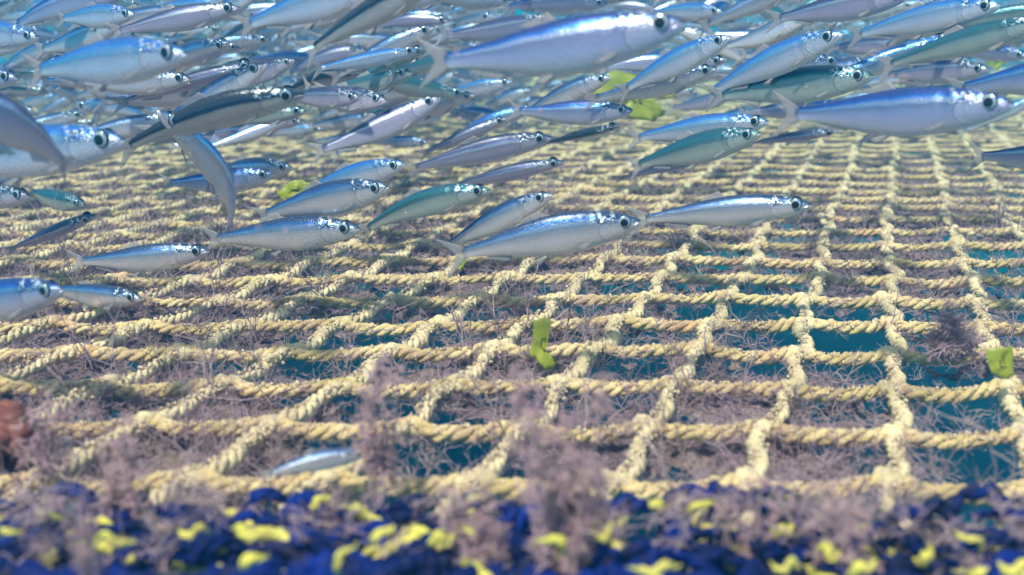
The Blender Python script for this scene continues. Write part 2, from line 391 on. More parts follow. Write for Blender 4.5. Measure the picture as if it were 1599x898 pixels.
me = bpy.data.meshes.new('knot'); me.from_pydata(V.tolist(), [], [tuple(dict.fromkeys(f)) for f in F.tolist()]); me.materials.append(M_rope2)
me.polygons.foreach_set('use_smooth', [True]*len(me.polygons)); me.update()
tag(link('knots', me, net), kind='stuff')

# ------------------------------------------------------------------ algae
def clog(x, y):
    """how overgrown the mesh is: more to the left and in the distance"""
    u = x/(y*.5)                               # -1 left edge .. 1 right edge of the view
    base = .60 - .17*u + .34*np.clip((y-.50)/.4, 0, 1)
    return base + (fbm(x*16, y*16, 21, 3)-.5)*1.1
def sheet(x0, x1, y0, y1, st):
    nx = int((x1-x0)/st); ny = int((y1-y0)/st)
    X, Y = np.meshgrid(np.linspace(x0, x1, nx), np.linspace(y0, y1, ny))
    dx, dy, dz = warp(X, Y)
    c = clog(X, Y)
    Z = dz-.0115 + (fbm(X*130, Y*130, 31, 3)-.5)*.012 + .006*np.clip(c-.5, -.3, .7)
    keep = (c + (fbm(X*90, Y*90, 41, 3)-.5)*.55) > .60
    keep &= np.abs(X) < .62*Y+.14
    idx = np.arange(nx*ny).reshape(ny, nx)
    q = np.stack([idx[:-1, :-1], idx[:-1, 1:], idx[1:, 1:], idx[1:, :-1]], -1).reshape(-1, 4)
    kf = (keep[:-1, :-1] & keep[1:, 1:] & keep[1:, :-1]).reshape(-1); q = q[kf]
    jit = st*.35
    V = np.stack([X+(rs.rand(*X.shape)-.5)*jit, Y+(rs.rand(*X.shape)-.5)*jit, Z], -1).reshape(-1, 3)
    used = np.unique(q); rm = np.zeros(nx*ny, int); rm[used] = np.arange(len(used))
    return V[used], rm[q]
V, F = merge([sheet(-.75, .75, .325, .95, .0020), sheet(-1.35, 1.35, .95, 1.8, .005), sheet(-2.3, 2.3, 1.8, 3.6, .012)])
o = link('algae_mat', mesh_np('algae_mat', V, F, M_mat)); tag(o, 'mauve brown mat of fouling growth filling the net openings', 'algae', kind='stuff')

def filaments(base, length, rad, dirs, curl, seg=5):
    """base (n,3), length (n,), rad (n,), dirs (n,3): tapering three-sided hairs"""
    n = len(base); d = dirs/np.linalg.norm(dirs, axis=1)[:, None]; P = [base]; cur = base.copy()
    for s in range(seg-1):
        d = d + (rs.rand(n, 3)-.5)*curl; d /= np.linalg.norm(d, axis=1)[:, None]
        cur = cur + d*(length/(seg-1))[:, None]; P.append(cur)
    P = np.stack(P, 1)                                           # n,seg,3
    T = P[:, -1]-P[:, 0]; A = np.cross(T, rs.rand(n, 3)-.5); A /= np.linalg.norm(A, axis=1)[:, None]+1e-12
    B = np.cross(T, A); B /= np.linalg.norm(B, axis=1)[:, None]+1e-12
    tap = np.linspace(1, .35, seg)
    V = []
    for q in range(3):
        a = q*2*math.pi/3
        V.append(P + (A*math.cos(a)+B*math.sin(a))[:, None, :]*(rad[:, None]*tap[None, :])[:, :, None])
    V = np.stack(V, 2)                                           # n,seg,3,3
    i = (np.arange(n)*seg*3)[:, None, None]; s = (np.arange(seg-1)*3)[None, :, None]; q = np.arange(3)[None, None, :]
    F = np.stack([i+s+q, i+s+(q+1) % 3, i+s+3+(q+1) % 3, i+s+3+q], -1).reshape(-1, 4)
    return V.reshape(-1, 3), F, np.repeat(rs.rand(n), seg*3), P
def tufts(C, size, nf, radm, spread=1.0, up=1.0, curl=.9):
    """C (m,3) tuft roots; nf hairs each with two side branches"""
    m = len(C); rep = np.repeat(np.arange(m), nf)
    b = C[rep] + (rs.rand(m*nf, 3)-.5)*(size[rep]*.25)[:, None]
    dr = (rs.rand(m*nf, 3)-.5)*2*spread; dr[:, 2] = dr[:, 2]*.6+up*rs.rand(m*nf)
    L = size[rep]*(.5+.8*rs.rand(m*nf)); r = np.full(m*nf, radm)*(.6+.7*rs.rand(m*nf))
    V, F, t, P = filaments(b, L, r, dr, curl)
    out = [(V, F, t)]
    for kq in range(2):
        s = rs.randint(1, 4, m*nf); bb = P[np.arange(m*nf), s]; d2 = (P[:, 4]-P[:, 0])/(L[:, None]+1e-9)+(rs.rand(m*nf, 3)-.5)*1.8
        V, F, t2, _ = filaments(bb, L*.45, r*.7, d2, curl, 4); out.append((V, F, np.repeat(t[::15], 12)))
    return out
def merge3(ps):
    V, F = merge([(p[0], p[1]) for p in ps]); return V, F, np.concatenate([p[2] for p in ps])
def scatter(n, ymin, ymax, on_rope=.5, pw=1.0):
    y = ymin+(ymax-ymin)*rs.rand(n)**pw; x = (rs.rand(n)*2-1)*(.56*y+.08)
    m = rs.rand(n) < on_rope
    jj = np.round((y-Y0)/CDY); y = np.where(m, Y0+jj*CDY+(rs.rand(n)-.5)*.010, y)
    m2 = (~m) & (rs.rand(n) < .35); kk = np.round((x-X0-SH*y)/CW); x = np.where(m2, X0+SH*y+kk*CW+(rs.rand(n)-.5)*.010, x)
    c = clog(x, y); keep = (rs.rand(n) < np.clip(c*1.5-.35, .08, 1))
    x, y, m = x[keep], y[keep], m[keep]
    dx, dy, dz = warp(x, y)
    return np.stack([x+dx, y+dy, dz+np.where(m, -.0015, -.007)+(rs.rand(len(x))-.5)*.004], 1)
ps = []
C = scatter(5200, .34, .95, .35, 1.1); ps += tufts(C, .005+.009*rs.rand(len(C)), 7, .00020, 1.0, .45)
C = scatter(3200, .335, .80, .75); ps += tufts(C, .0025+.003*rs.rand(len(C)), 8, .00020, 1.2, .3)
C = scatter(6000, .72, 1.9, .35); ps += tufts(C, .007+.008*rs.rand(len(C)), 6, .0005, 1.0, .5)
C = scatter(5200, .33, .85, .0, 1.0); ps += tufts(C, .004+.006*rs.rand(len(C)), 8, .00017, 1.1, .35)
# tall wisps
C = scatter(300, .33, 1.0, .7); ps += tufts(C, .022+.02*rs.rand(len(C)), 3, .0004, .35, 1.6, .6)
V, F, t = merge3(ps)
tag(link('algae_fuzz', mesh_np('algae_fuzz', V, F, M_alg, attr=t)), 'mauve and brown hair-like algae growing all over the net', 'algae', kind='stuff')

# crumbs of crust on the strands
n_ = 26000
Cc = scatter(n_, .325, 1.15, .5, 1.2)
Y_ = Cc[:, 1]
sel = rs.rand(len(Cc))
def on_strands(n):
    y = .325+(1.1-.325)*rs.rand(n)**1.3; x = (rs.rand(n)*2-1)*(.56*y+.08); row = rs.rand(n) < .5
    jj = np.round((y-Y0)/CDY); yr = Y0+jj*CDY
    p = ((x-(X0+SH*yr))/CW) % 1.0
    hsh = vnoise(np.floor((x-(X0+SH*yr))/CW)*3.7, x*0+jj*1.9, 9)
    kink = .0065*(.5+hsh)*(np.clip((p-.55)/.4, 0, 1)**1.5*np.clip((1.02-p)/.06, 0, 1) + np.clip((.2-p)/.2, 0, 1)**1.3)
    kk = np.round((x-X0-SH*y)/CW); xc = X0+SH*y+kk*CW
    X = np.where(row, x, xc); Y = np.where(row, yr, y); dx, dy, dz = warp(X, Y)
    X = X+dx; Y = Y+dy+np.where(row, kink, .004)
    a = rs.normal(0, 1.0, n); R = RN*.92
    return np.stack([X+np.where(row, 0, np.sin(a)*R), Y-np.where(row, np.sin(a)*R, 0), dz+np.cos(a)*R+np.where(row, -.0008, 0)], 1)
Cc = on_strands(30000); n_ = len(Cc); rad = .0004+.0009*rs.rand(n_)**2
oct_ = np.array([(1,0,0),(-1,0,0),(0,1,0),(0,-1,0),(0,0,1),(0,0,-1)], float)
V = Cc[:, None, :]+oct_[None]*rad[:, None, None]*(.6+.8*rs.rand(n_, 6, 1))
fo = np.array([(0,2,4),(2,1,4),(1,3,4),(3,0,4),(2,0,5),(1,2,5),(3,1,5),(0,3,5)])
F = (np.arange(n_)[:, None, None]*6+fo[None]).reshape(-1, 3)
M_crust = algae_mat('crust', (.34, .22, .18), (.62, .47, .30), (.66, .54, .38), .1)
tag(link('crust', mesh_np('crust', V.reshape(-1, 3), F, M_crust, attr=np.repeat(rs.rand(n_), 6))), 'knobbly crust of tiny growths coating the net strands', 'crust', kind='stuff')

# fluffy tufts standing close to the lens
def fluff(u, v, z, h, wd, label, n=90, rad=.0004):
    wd *= .62; n = int(n*.55)
    top = at(u, v, z); base = Vector((top.x, top.y, top.z-h)); n = int(n*1.5)
    C = []; ps = []
    for b_ in range(7):
        lean = rs.normal(0, wd*1.1); hh = h*(1.0 if b_ == 0 else rs.uniform(.8 if h > .06 else .35, .97)); x0 = rs.normal(0, wd*.5); y0 = rs.normal(0, wd*.4)
        if b_ == 0: lean = 0; x0 = 0
        st = filaments(np.array([[x0, y0, 0.0]]), np.array([hh*1.02]), np.array([.0006]), np.array([[lean/h, 0, 1.0]]), .22, 7)
        Pp = st[3][0]
        for q_ in range(max(3, n//7)):
            f = rs.rand()**.8*5.9; i_ = int(f); pp = Pp[i_]*(1-f+i_)+Pp[i_+1]*(f-i_)
            C.append(pp+rs.normal(0, wd*.22, 3))
        ps.append(st[:3])
    C = np.array(C); ps += tufts(C, wd*(.35+.7*rs.rand(len(C))), 7, rad*.9, 1.0, .5)
    V, F, t = merge3(ps)
    o = link('algae_tuft', mesh_np('algae_tuft', V, F, M_tuft, attr=t)); o.location = base
    tag(o, label, 'algae', 'blurred algae tufts rising in the foreground'); return o
fluff(865, 580, .27, .082, .0085, 'tall fluffy mauve algae tuft rising in the bottom centre, the tallest blurred one', 170)
fluff(905, 690, .28, .040, .012, 'broad soft mauve algae clump right beside the tall centre tuft', 80)
fluff(120, 745, .22, .030, .003, 'thin bluish upright algae wisp at the lower left above the blue rope', 30)
fluff(590, 560, .34, .045, .009, 'pale mauve algae puff left of the green leaf scrap over the net', 80)
fluff(1320, 770, .28, .030, .011, 'wide mauve algae clump on the blue rope at lower right', 60)
fluff(60, 600, .36, .035, .014, 'mauve algae haze over the net beside the red brown weed', 50)
fluff(190, 640, .31, .040, .008, 'brownish branching algae tuft over the net at lower left', 70)
fluff(1480, 470, .50, .030, .014, 'bushy mauve algae clump on the net crossing at far right', 120)
fluff(1180, 745, .29, .040, .006, 'slender mauve algae tuft standing between yellow flecks, lower centre right', 50)
fluff(745, 760, .28, .025, .009, 'low mauve algae puff on the blue rope left of the tall centre tuft', 80)

# ------------------------------------------------------------------ blue and yellow ropes in front
def braid(name, pts, R, label, seed, nplies=6, yellow=(0, 3)):
    P = np.array(pts, float); n = 420
    tt = np.linspace(0, 1, n); ts = np.linspace(0, 1, len(P))
    Q = np.stack([np.interp(tt, ts, P[:, i]) for i in range(3)], 1)
    ker = np.ones(31)/31
    for i in range(3): Q[15:-15, i] = np.convolve(Q[:, i], ker, 'valid')
    Q[:, 2] += (vnoise(tt*26, tt*0, seed)-.5)*.006; Q[:, 1] += (vnoise(tt*22, tt*0+4, seed)-.5)*.008
    root = empty(name, tuple(Q[n//2])); tag(root, label, 'rope', 'blue and yellow ropes along the near edge of the net')
    L = np.concatenate([[0], np.cumsum(np.linalg.norm(np.diff(Q, axis=0), axis=1))])
    for p in range(nplies):
        sg = 1 if p % 2 == 0 else -1
        ph = sg*2*math.pi*L/(R*7.5)+2*math.pi*p/nplies+seed + (vnoise(L*30, L*0+p, seed)-.5)*2.2
        rr = R*(.60+.14*np.sin(2*ph*1.0+p)) + (vnoise(L*70, L*0+p*3, 8)-.5)*R*.5
        C = Q + np.stack([0*ph, np.cos(ph)*rr, np.sin(ph)*rr], 1) - np.array(root.location)
        y = p in yellow
        g = rope_geo(C, R*(.27 if y else .44), 1, .011, 7, .3, 0, p+seed)
        link('yellow_strand' if y else 'blue_strand', mesh_np('strand', g[0], g[1], M_yel if y else M_blue), root)
    return root
def line(us, vs, zs): return [tuple(at(u, v, z)) for u, v, z in zip(us, vs, zs)]
braid('rope', line([-150, 150, 420, 700, 1000, 1300, 1750], [822, 815, 830, 835, 862, 850, 858], [.335, .33, .325, .325, .32, .325, .33]), .0055,
      'dark blue twisted rope with yellow strands along the net edge, rearmost of the three', 3)
braid('rope', line([-150, 200, 520, 800, 1100, 1400, 1750], [880, 868, 850, 872, 905, 900, 890], [.30, .30, .30, .30, .30, .30, .30]), .0062,
      'dark blue twisted rope with yellow strands crossing at mid height of the near edge', 8, yellow=(1, 4))
braid('rope', line([-150, 250, 600, 900, 1200, 1750], [930, 925, 915, 925, 935, 925], [.28]*6), .0070,
      'thick dark blue rope with yellow strands cut by the bottom of the frame', 14, yellow=(0,))
# slack blue bights standing up out of the ropes
BR = [o for o in COL.objects if o.name.startswith('rope') and o.type == 'EMPTY']
rb = random.Random(9)
for i in range(150):
    u = rb.uniform(-20, 1620); v = rb.choice((rb.uniform(775, 820), rb.uniform(800, 890), rb.uniform(840, 905)))
    v += 12; z = .335-(v-775)/130*.05; c = at(u, v, z); ln = rb.uniform(.007, .022); a = math.radians(rb.gauss(5, 30)); bend = rb.uniform(.05, .4)
    tq = np.linspace(-1, 1, 12); x = tq*ln/2; zz = bend*(1-tq*tq)*ln
    P = np.stack([x*math.cos(a)-zz*math.sin(a), .25*ln*tq*rb.uniform(-1, 1), x*math.sin(a)+zz*math.cos(a)], 1)
    sml = .40 if i % 4 == 0 else 1.0; P = P*sml
    V, F = rope_geo(P, .0010 if sml < 1 else rb.uniform(.0016, .0032), rb.choice((2, 3)), .014, 7, .4, u, i, True)
    yel = (i % 4 == 0)
    root = BR[0 if v < 815 else (1 if v < 865 else 2)]
    V = V + np.array(c-root.location)
    link('yellow_strand' if yel else 'blue_strand', mesh_np('bight', V, F, M_yel if yel else M_blue), root)
# yellow twine loops over the ropes
def loop(u, v, z, ln, ang, bend):
    c = at(u, v, z); t = np.linspace(-1, 1, 20); a = math.radians(ang)
    x = t*ln/2; zz = bend*(1-t*t)*ln
    x = x*.62; zz = zz+(vnoise(t*2.2+u, t*0+v, 4)-.5)*.0045
    P = np.stack([x*math.cos(a)-zz*math.sin(a), .2*ln*(1-t*t)*-1, x*math.sin(a)+zz*math.cos(a)], 1)
    V, F = rope_geo(P, .00115, 3, .009, 7, .5, u, int(u), True)
    o = link('yellow_twine', mesh_np('yellow_twine', V, F, M_yel)); o.location = c
    return o
LP = [(180, 845, .27, .018, 8, .15, 'thick bright yellow twine end over dark blue rope at the lower left'),
      (305, 830, .28, .015, -12, .1, 'yellow twine bit slanting down, right of the lower left one'),
      (395, 838, .28, .020, -14, .1, 'long yellow twine slanting down to the right, lower left'),
      (545, 872, .26, .017, 62, .1, 'steep yellow twine at the bottom edge, left of centre'),
      (600, 835, .27, .010, 70, .1, 'short upright yellow twine just above the steep one'),
      (500, 785, .31, .013, 45, .1, 'orange yellow twine hook beside the small dead fish'),
      (560, 798, .30, .008, -20, .1, 'tiny bright yellow twine knot right of the orange one'),
      (745, 785, .30, .012, -5, .2, 'small yellow twine arc above the rope, centre'),
      (690, 840, .28, .013, 0, .1, 'dull yellow twine lying level below the centre tuft'),
      (850, 862, .27, .013, -35, .5, 'hooked yellow twine under the tall centre tuft'),
      (945, 832, .28, .010, 22, .1, 'bright short yellow twine right of the tall centre tuft'),
      (1020, 887, .26, .022, 3, .15, 'long yellow twine arc at the bottom edge, right of centre'),
      (1095, 795, .29, .013, 50, .2, 'bright yellow twine tuft standing at lower right of centre'),
      (1025, 790, .30, .007, 10, .1, 'round yellow twine knot above the blue rope, centre right'),
      (1220, 828, .29, .011, 2, .05, 'level bright yellow twine left of two small blue knots'),
      (1295, 860, .28, .012, -22, .1, 'yellow twine slanting down below two small blue knots'),
      (1225, 882, .27, .013, 5, .1, 'pale yellow twine near the bottom edge below the level one'),
      (1345, 885, .27, .015, 28, .1, 'yellow twine rising to the right at the bottom edge'),
      (1445, 868, .28, .010, 40, .1, 'dull yellow twine near the bottom right'),
      (1510, 845, .28, .016, -18, .15, 'long yellow twine slanting down at the right'),
      (1580, 885, .27, .013, 5, .1, 'yellow twine at the bottom right corner'),
      (400, 880, .27, .013, 20, .1, 'blurred yellow twine at the bottom edge, left'),
      (20, 835, .28, .010, 10, .1, 'pale yellow twine at the lower left corner'),
      (85, 815, .29, .011, 5, .3, 'faint yellow twine loop by the thin bluish wisp')]
for (u, v, z, ln, a, b, lb) in LP: tag(loop(u, v, z, ln, a, b), lb, 'twine', 'yellow twine ends on the blue ropes')
# growth over the ropes
C = []
for i in range(280):
    p = at(rs.uniform(-60, 1660), rs.uniform(775, 930), rs.uniform(.28, .34)); C.append(tuple(p))
C = np.array(C); V, F, t = merge3(tufts(C, .005+.007*rs.rand(len(C)), 8, .0003, 1.0, .6))
tag(link('rope_growth', mesh_np('rope_growth', V, F, M_alg, attr=t)), 'mauve fuzz growing over the blue ropes', 'algae', kind='stuff')

# ------------------------------------------------------------------ weed scraps
def leaf(pts, z, label, mat=M_leaf, name='leaf_scrap', thick=.00015, crumple=.0008, group='green weed scraps'):
    """pts: outline in photo pixels; laid out at depth z, facing the viewer roughly, crumpled"""
    c = at(sum(p[0] for p in pts)/len(pts), sum(p[1] for p in pts)/len(pts), z)
    n = len(pts); O = []
    for i in range(n):
        a, b = pts[i], pts[(i+1) % n]
        for q in (0, .33, .66): O.append(np.array(at(a[0]*(1-q)+b[0]*q+random.uniform(-2.5, 2.5), a[1]*(1-q)+b[1]*q+random.uniform(-2.5, 2.5), z)-c))
    O = np.array(O); m = len(O); rings = 5; V = []
    for side in (0, 1):
        for r in range(1, rings+1):
            f = r/rings; R = O*f; wv = (vnoise(R[:, 0]*300+7, R[:, 2]*300+3, int(z*100))-.5)*crumple*4
            R = R+np.array([0, 1, .3])*(wv[:, None]+(side*thick)); V.append(R)
        V.append(np.array([[0, side*thick, 0]]))
    V = np.concatenate(V); F3 = []; F4 = []; per = rings*m+1
    for side in (0, 1):
        o = side*per
        for r in range(rings-1):
            for i in range(m): F4.append((o+r*m+i, o+r*m+(i+1) % m, o+(r+1)*m+(i+1) % m, o+(r+1)*m+i))
        for i in range(m): F3.append((o+rings*m, o+i, o+(i+1) % m))
    for i in range(m): F4.append(((rings-1)*m+i, (rings-1)*m+(i+1) % m, per+(rings-1)*m+(i+1) % m, per+(rings-1)*m+i))
    o = link(name, mesh_np(name, V, [np.array(F4), np.array(F3)], mat)); o.location = c
    tag(o, label, 'seaweed', group); return o
leaf([(832, 500), (852, 497), (863, 503), (858, 530), (850, 552), (856, 562), (868, 566), (866, 578), (850, 580), (842, 566), (828, 556), (832, 530)], .50, 'lime green leaf scrap hanging upright in the middle of the net')
leaf([(1540, 548), (1562, 541), (1584, 545), (1580, 562), (1586, 586), (1572, 594), (1550, 582), (1543, 565)], .45, 'yellow green leaf scrap at the right edge of the net')
leaf([(930, 122), (960, 112), (1000, 118), (1050, 138), (1055, 150), (1020, 158), (1040, 175), (1020, 192), (985, 185), (965, 175), (940, 160), (920, 142)], .95, 'largest green leaf scrap, behind the fish at upper centre right', crumple=.0012)
leaf([(432, 300), (450, 285), (475, 280), (488, 290), (476, 302), (455, 308), (440, 312)], .62, 'green leaf scrap behind the fish at left of centre')
leaf([(1540, 95), (1560, 88), (1572, 97), (1560, 108), (1545, 106)], 1.1, 'small dim green leaf scrap among the fish at upper right')
leaf([(545, 152), (575, 150), (592, 156), (590, 172), (560, 176), (548, 166)], 1.2, 'pale yellow green leaf scrap among the fish at upper left of centre')
leaf([(710, 405), (722, 400), (728, 410), (722, 422), (712, 418)], .70, 'tiny green leaf scrap under the tail of the foremost middle fish')
# red brown weed lump at the left edge
rt = []
for i in range(46):
    p = np.array(on_net(random.uniform(-60, 34), random.uniform(672, 735), .004))
    rt.append(lump((p[0], p[1], p[2]+random.uniform(0, .012)), random.uniform(.003, .006), 900+i))
V, F = merge(rt); c0 = V.mean(0)
me = bpy.data.meshes.new('brown_weed'); me.from_pydata((V-c0).tolist(), [], [tuple(dict.fromkeys(f)) for f in F.tolist()]); me.materials.append(M_brown)
me.polygons.foreach_set('use_smooth', [True]*len(me.polygons)); o = link('brown_weed', me); o.location = c0
tag(o, 'lumpy red brown weed on the net at the left edge', 'seaweed')

# ------------------------------------------------------------------ fish
TT = np.array([0, .012, .03, .06, .10, .15, .20, .27, .36, .46, .58, .70, .79, .855, .885])
TOP = np.array([.004, .014, .024, .037, .050, .062, .070, .079, .084, .080, .066, .047, .033, .027, .030])
BOT = np.array([.006, .018, .030, .044, .058, .070, .080, .090, .098, .094, .076, .050, .034, .026, .029])
WID = np.array([.003, .011, .018, .027, .034, .040, .044, .047, .047, .043, .034, .021, .012, .006, .003])
def prof(s, A): return np.interp(s, TT, A)
def make_bend(kl, kv):
    s = np.linspace(0, 1.02, 120); yaw = kl*np.clip(s-.2, 0, 1)**1.3*1.6; pit = kv*np.clip(s-.15, 0, 1)*1.3
    T = np.stack([-np.cos(yaw)*np.cos(pit), np.sin(yaw)*np.cos(pit), -np.sin(pit)], 1)   # toward the tail
    ds = s[1]-s[0]; C = np.concatenate([[[0, 0, 0]], np.cumsum(T[:-1]*ds, axis=0)])
    A, B = C[0], C[int(.97/1.02*119)]; fx = A-B; Lc = np.linalg.norm(fx); fx /= Lc
    zz = np.array([0, 0, 1.0]); yy = np.cross(zz, fx); yy /= np.linalg.norm(yy); zz = np.cross(fx, yy)
    Rm = np.stack([fx, yy, zz]); mid = (A+B)/2
    def f(s_, y_, z_):
        s_ = np.asarray(s_, float); i = np.clip(s_, 0, 1.02)
        c = np.stack([np.interp(i, s, C[:, k_]) for k_ in range(3)], -1)
        ya = np.interp(i, s, yaw); pa = np.interp(i, s, pit)
        nl = np.stack([np.sin(ya), np.cos(ya), 0*ya], -1)
        nv = np.stack([-np.cos(ya)*np.sin(pa), np.sin(ya)*np.sin(pa)*1.0, np.cos(pa)], -1)
        p = c + nl*np.asarray(y_)[..., None] + nv*np.asarray(z_)[..., None]
        return ((p-mid) @ Rm.T)/Lc*.97
    return f
def g_body(bf, fat, na, ns):
    s = np.concatenate([np.linspace(0, .3, ns//2, endpoint=False)**1.0, np.linspace(.3, .885, ns-ns//2)])
    s[0] = 0
    a = np.arange(na)*2*math.pi/na
    top, bot, wd = prof(s, TOP)*fat, prof(s, BOT)*fat, prof(s, WID)*1.08
    # raised gill cover edge
    wd = wd*(1+.07*np.exp(-((s-.215)/.018)**2)-.05*np.exp(-((s-.25)/.012)**2))
    ca, sa = np.cos(a), np.sin(a)
    zz = np.where(sa[None] > 0, top[:, None]*sa[None], bot[:, None]*sa[None])
    sq = np.sign(ca)*np.abs(ca)**.85
    low = np.where(sa < 0, 1-.25*(-sa)**2, 1-.05*sa**2)
    yy = wd[:, None]*sq[None]*low[None]
    ss = np.repeat(s[:, None], na, 1)
    # cleft of the mouth: lower jaw juts forward
    ss = ss - np.where((sa[None] < -.2) & (ss < .03), .006, 0)
    V = bf(ss, yy, zz).reshape(-1, 3)
    v = (sa+1)/2; uv = np.stack([np.repeat((s/.885)[:, None], na, 1), np.repeat(v[None], ns, 0)], -1).reshape(-1, 2)
    i = np.arange(ns-1)[:, None]*na; j = np.arange(na)[None]; j2 = (j+1) % na
    F = np.stack([i+j, i+j2, i+na+j2, i+na+j], -1).reshape(-1, 4)
    n0 = len(V); V = np.concatenate([V, V[:na].mean(0)[None], V[-na:].mean(0)[None]]); uv = np.concatenate([uv, [[0, .5]], [[1, .5]]])
    jj = np.arange(na); T = np.concatenate([np.stack([np.full(na, n0), (jj+1) % na, jj], 1), np.stack([np.full(na, n0+1), (ns-1)*na+jj, (ns-1)*na+(jj+1) % na], 1)])
    return V, [F, T], uv
def g_fin(bf, base, edge, th, n=9, m=5, curve=0.0):
    """base(q), edge(q): (s,y,z) for q in 0..1"""
    q = np.linspace(0, 1, n); B = np.array([base(x) for x in q]); E = np.array([edge(x) for x in q])
    Vs, UV = [], []
    for side in (1, -1):
        for r in np.linspace(0, 1, m):
            P = B*(1-r)+E*r; y = P[:, 1]+side*th*(1-.8*r)+curve*r*r
            Vs.append(bf(P[:, 0], y, P[:, 2])); UV.append(np.stack([q, np.full(n, r)], 1))
    V = np.concatenate(Vs); uv = np.concatenate(UV); F = []; o = n*m
    for r in range(m-1):
        for i in range(n-1):
            a = r*n+i; F.append((a, a+1, a+n+1, a+n)); F.append((o+a, o+a+n, o+a+n+1, o+a+1))
    for i in range(n-1):
        a = (m-1)*n+i; F.append((a, a+1, o+a+1, o+a)); F.append((i+1, i, o+i, o+i+1))
    for r in range(m-1):
        a = r*n; F.append((a, a+n, o+a+n, o+a)); a = r*n+n-1; F.append((a+n, a, o+a, o+a+n))
    return V, [np.array(F)], uv
def g_eye(bf, side, r, rings=7, na=16, rmax=1.0, lift=0.0, s0=.082, z0=.012):
    wd = float(prof(s0, WID)); V = []; uv = []
    fr = np.linspace(0, 1, rings)[1:]
    y0 = wd*.80
    V.append(bf(np.array([s0]), np.array([side*(y0+r*.42+lift)]), np.array([z0]))[0]); uv.append((0, 0))
    for f in fr:
        a = np.arange(na)*2*math.pi/na; q = f*rmax
        h = y0+lift+r*.42*math.sqrt(max(0, 1-q*q)) - (0 if q < .95 else r*.15)
        V += list(bf(s0+np.cos(a)*r*q, np.full(na, side*h), z0+np.sin(a)*r*q)); uv += [(q, 0)]*na
    F3 = []; F4 = []
    for i in range(na):
        j = (i+1) % na; F3.append((0, 1+i, 1+j) if side < 0 else (0, 1+j, 1+i))
        for k_ in range(rings-2):
            a, b = 1+k_*na, 1+(k_+1)*na; f = (a+i, b+i, b+j, a+j); F4.append(f if side < 0 else f[::-1])
    F = [np.array(F3)] + ([np.array(F4)] if F4 else [])
    return np.array(V), F, np.array(uv)
def fish_geo(kl, kv, fat=1.0, lod=0, flare=1.0, pect=1.0):
    fat *= 1.05; flare *= 1.1
    bf = make_bend(kl, kv); G = {}
    na, ns = ((28, 44), (16, 26), (10, 14))[lod]
    G['body'] = [g_body(bf, fat, na, ns)]
    r = .0365
    nn, mm = ((11, 6), (7, 4), (5, 3))[lod]
    sp = .082*flare
    G['tail_fin'] = [g_fin(bf, lambda q: (.868, 0, (q*2-1)*.027), lambda q: (.925+.085*abs(q*2-1)**1.15, 0, (q*2-1)*sp), .0035, nn+2, mm)]
    if lod < 2:
        G['eye'] = [g_eye(bf, sd, r, 8 if lod == 0 else 5, 18 if lod == 0 else 10) for sd in (1, -1)]
        G['pupil'] = [g_eye(bf, sd, r, 5, 12, .53, .0022) for sd in (1, -1)]
        tp = lambda s: float(prof(s, TOP))*fat; bt = lambda s: float(prof(s, BOT))*fat
        G['dorsal_fin'] = [g_fin(bf, lambda q: (.44+.10*q, 0, tp(.44+.10*q)-.004), lambda q: (.475+.115*q, 0, tp(.44+.1*q)+.030-.022*q), .0016, nn, mm)]
        G['anal_fin'] = [g_fin(bf, lambda q: (.64+.12*q, 0, -bt(.64+.12*q)+.004), lambda q: (.67+.125*q, 0, -bt(.64+.12*q)-.022+.014*q), .0016, nn, mm)]
        if lod == 0:
            G['pelvic_fin'] = [g_fin(bf, lambda q, e=e: (.47+.02*q, e*.012, -bt(.47)+.006), lambda q, e=e: (.515+.035*q, e*.022, -bt(.47)-.030+.022*q), .0012, 5, 4) for e in (1, -1)]
        G['pectoral_fin'] = [g_fin(bf, lambda q, e=e: (.235+.006*q, e*float(prof(.235, WID))*.72, -.052-.016*q),
                               lambda q, e=e: (.325+.006*q-.02*pect*q, e*(float(prof(.3, WID))*.9+.014*pect), -.078-.016*q*pect), .0016, 6, 4) for e in (1, -1)]
    return G
def fish_mats(tone): return {'body': SK[tone], 'eye': M_iris, 'pupil': M_pupil}
def to_mesh(name, g, mat): return mesh_np(name, g[0], g[1], mat, uv=g[2])
def fish_parts(root, G, tone):
    mats = fish_mats(tone); body = None
    for nm in ('body', 'tail_fin', 'dorsal_fin', 'anal_fin', 'pelvic_fin', 'pectoral_fin'):
        for g in G.get(nm, []): link(nm, to_mesh(nm, g, mats.get(nm, M_fin)), root)
    for ge, gp in zip(G.get('eye', []), G.get('pupil', [])):
        e = link('eye', to_mesh('eye', ge, M_iris), root); link('pupil', to_mesh('pupil', gp, M_pupil), e)
def one_mesh(G, tone, name='fish'):
    """everything in one mesh for fish too small to show their parts"""
    Vs, F3, F4, UV, m3, m4 = [], [], [], [], [], []; o = 0
    mi = {'body': 0, 'eye': 2, 'pupil': 3}
    for nm, gs in G.items():
        for g in gs:
            Vs.append(g[0]); UV.append(g[2])
            for f in g[1]:
                (F3 if f.shape[1] == 3 else F4).append(f+o); (m3 if f.shape[1] == 3 else m4).append(np.full(len(f), mi.get(nm, 1)))
            o += len(g[0])
    return np.concatenate(Vs), [np.concatenate(F4), np.concatenate(F3)], np.concatenate(UV), np.concatenate(m4+m3)
def place(root, head, tail, roll=0.0):
    fx = (head-tail); L = fx.length; fx.normalize(); up = Vector((0, 0, 1)); y = up.cross(fx).normalized(); z = fx.cross(y)
    R = Matrix((fx, y, z)).transposed().to_4x4() @ Matrix.Rotation(math.radians(roll), 4, 'X')
    root.matrix_world = Matrix.Translation((head+tail)/2) @ R @ Matrix.Scale(L/.97, 4)
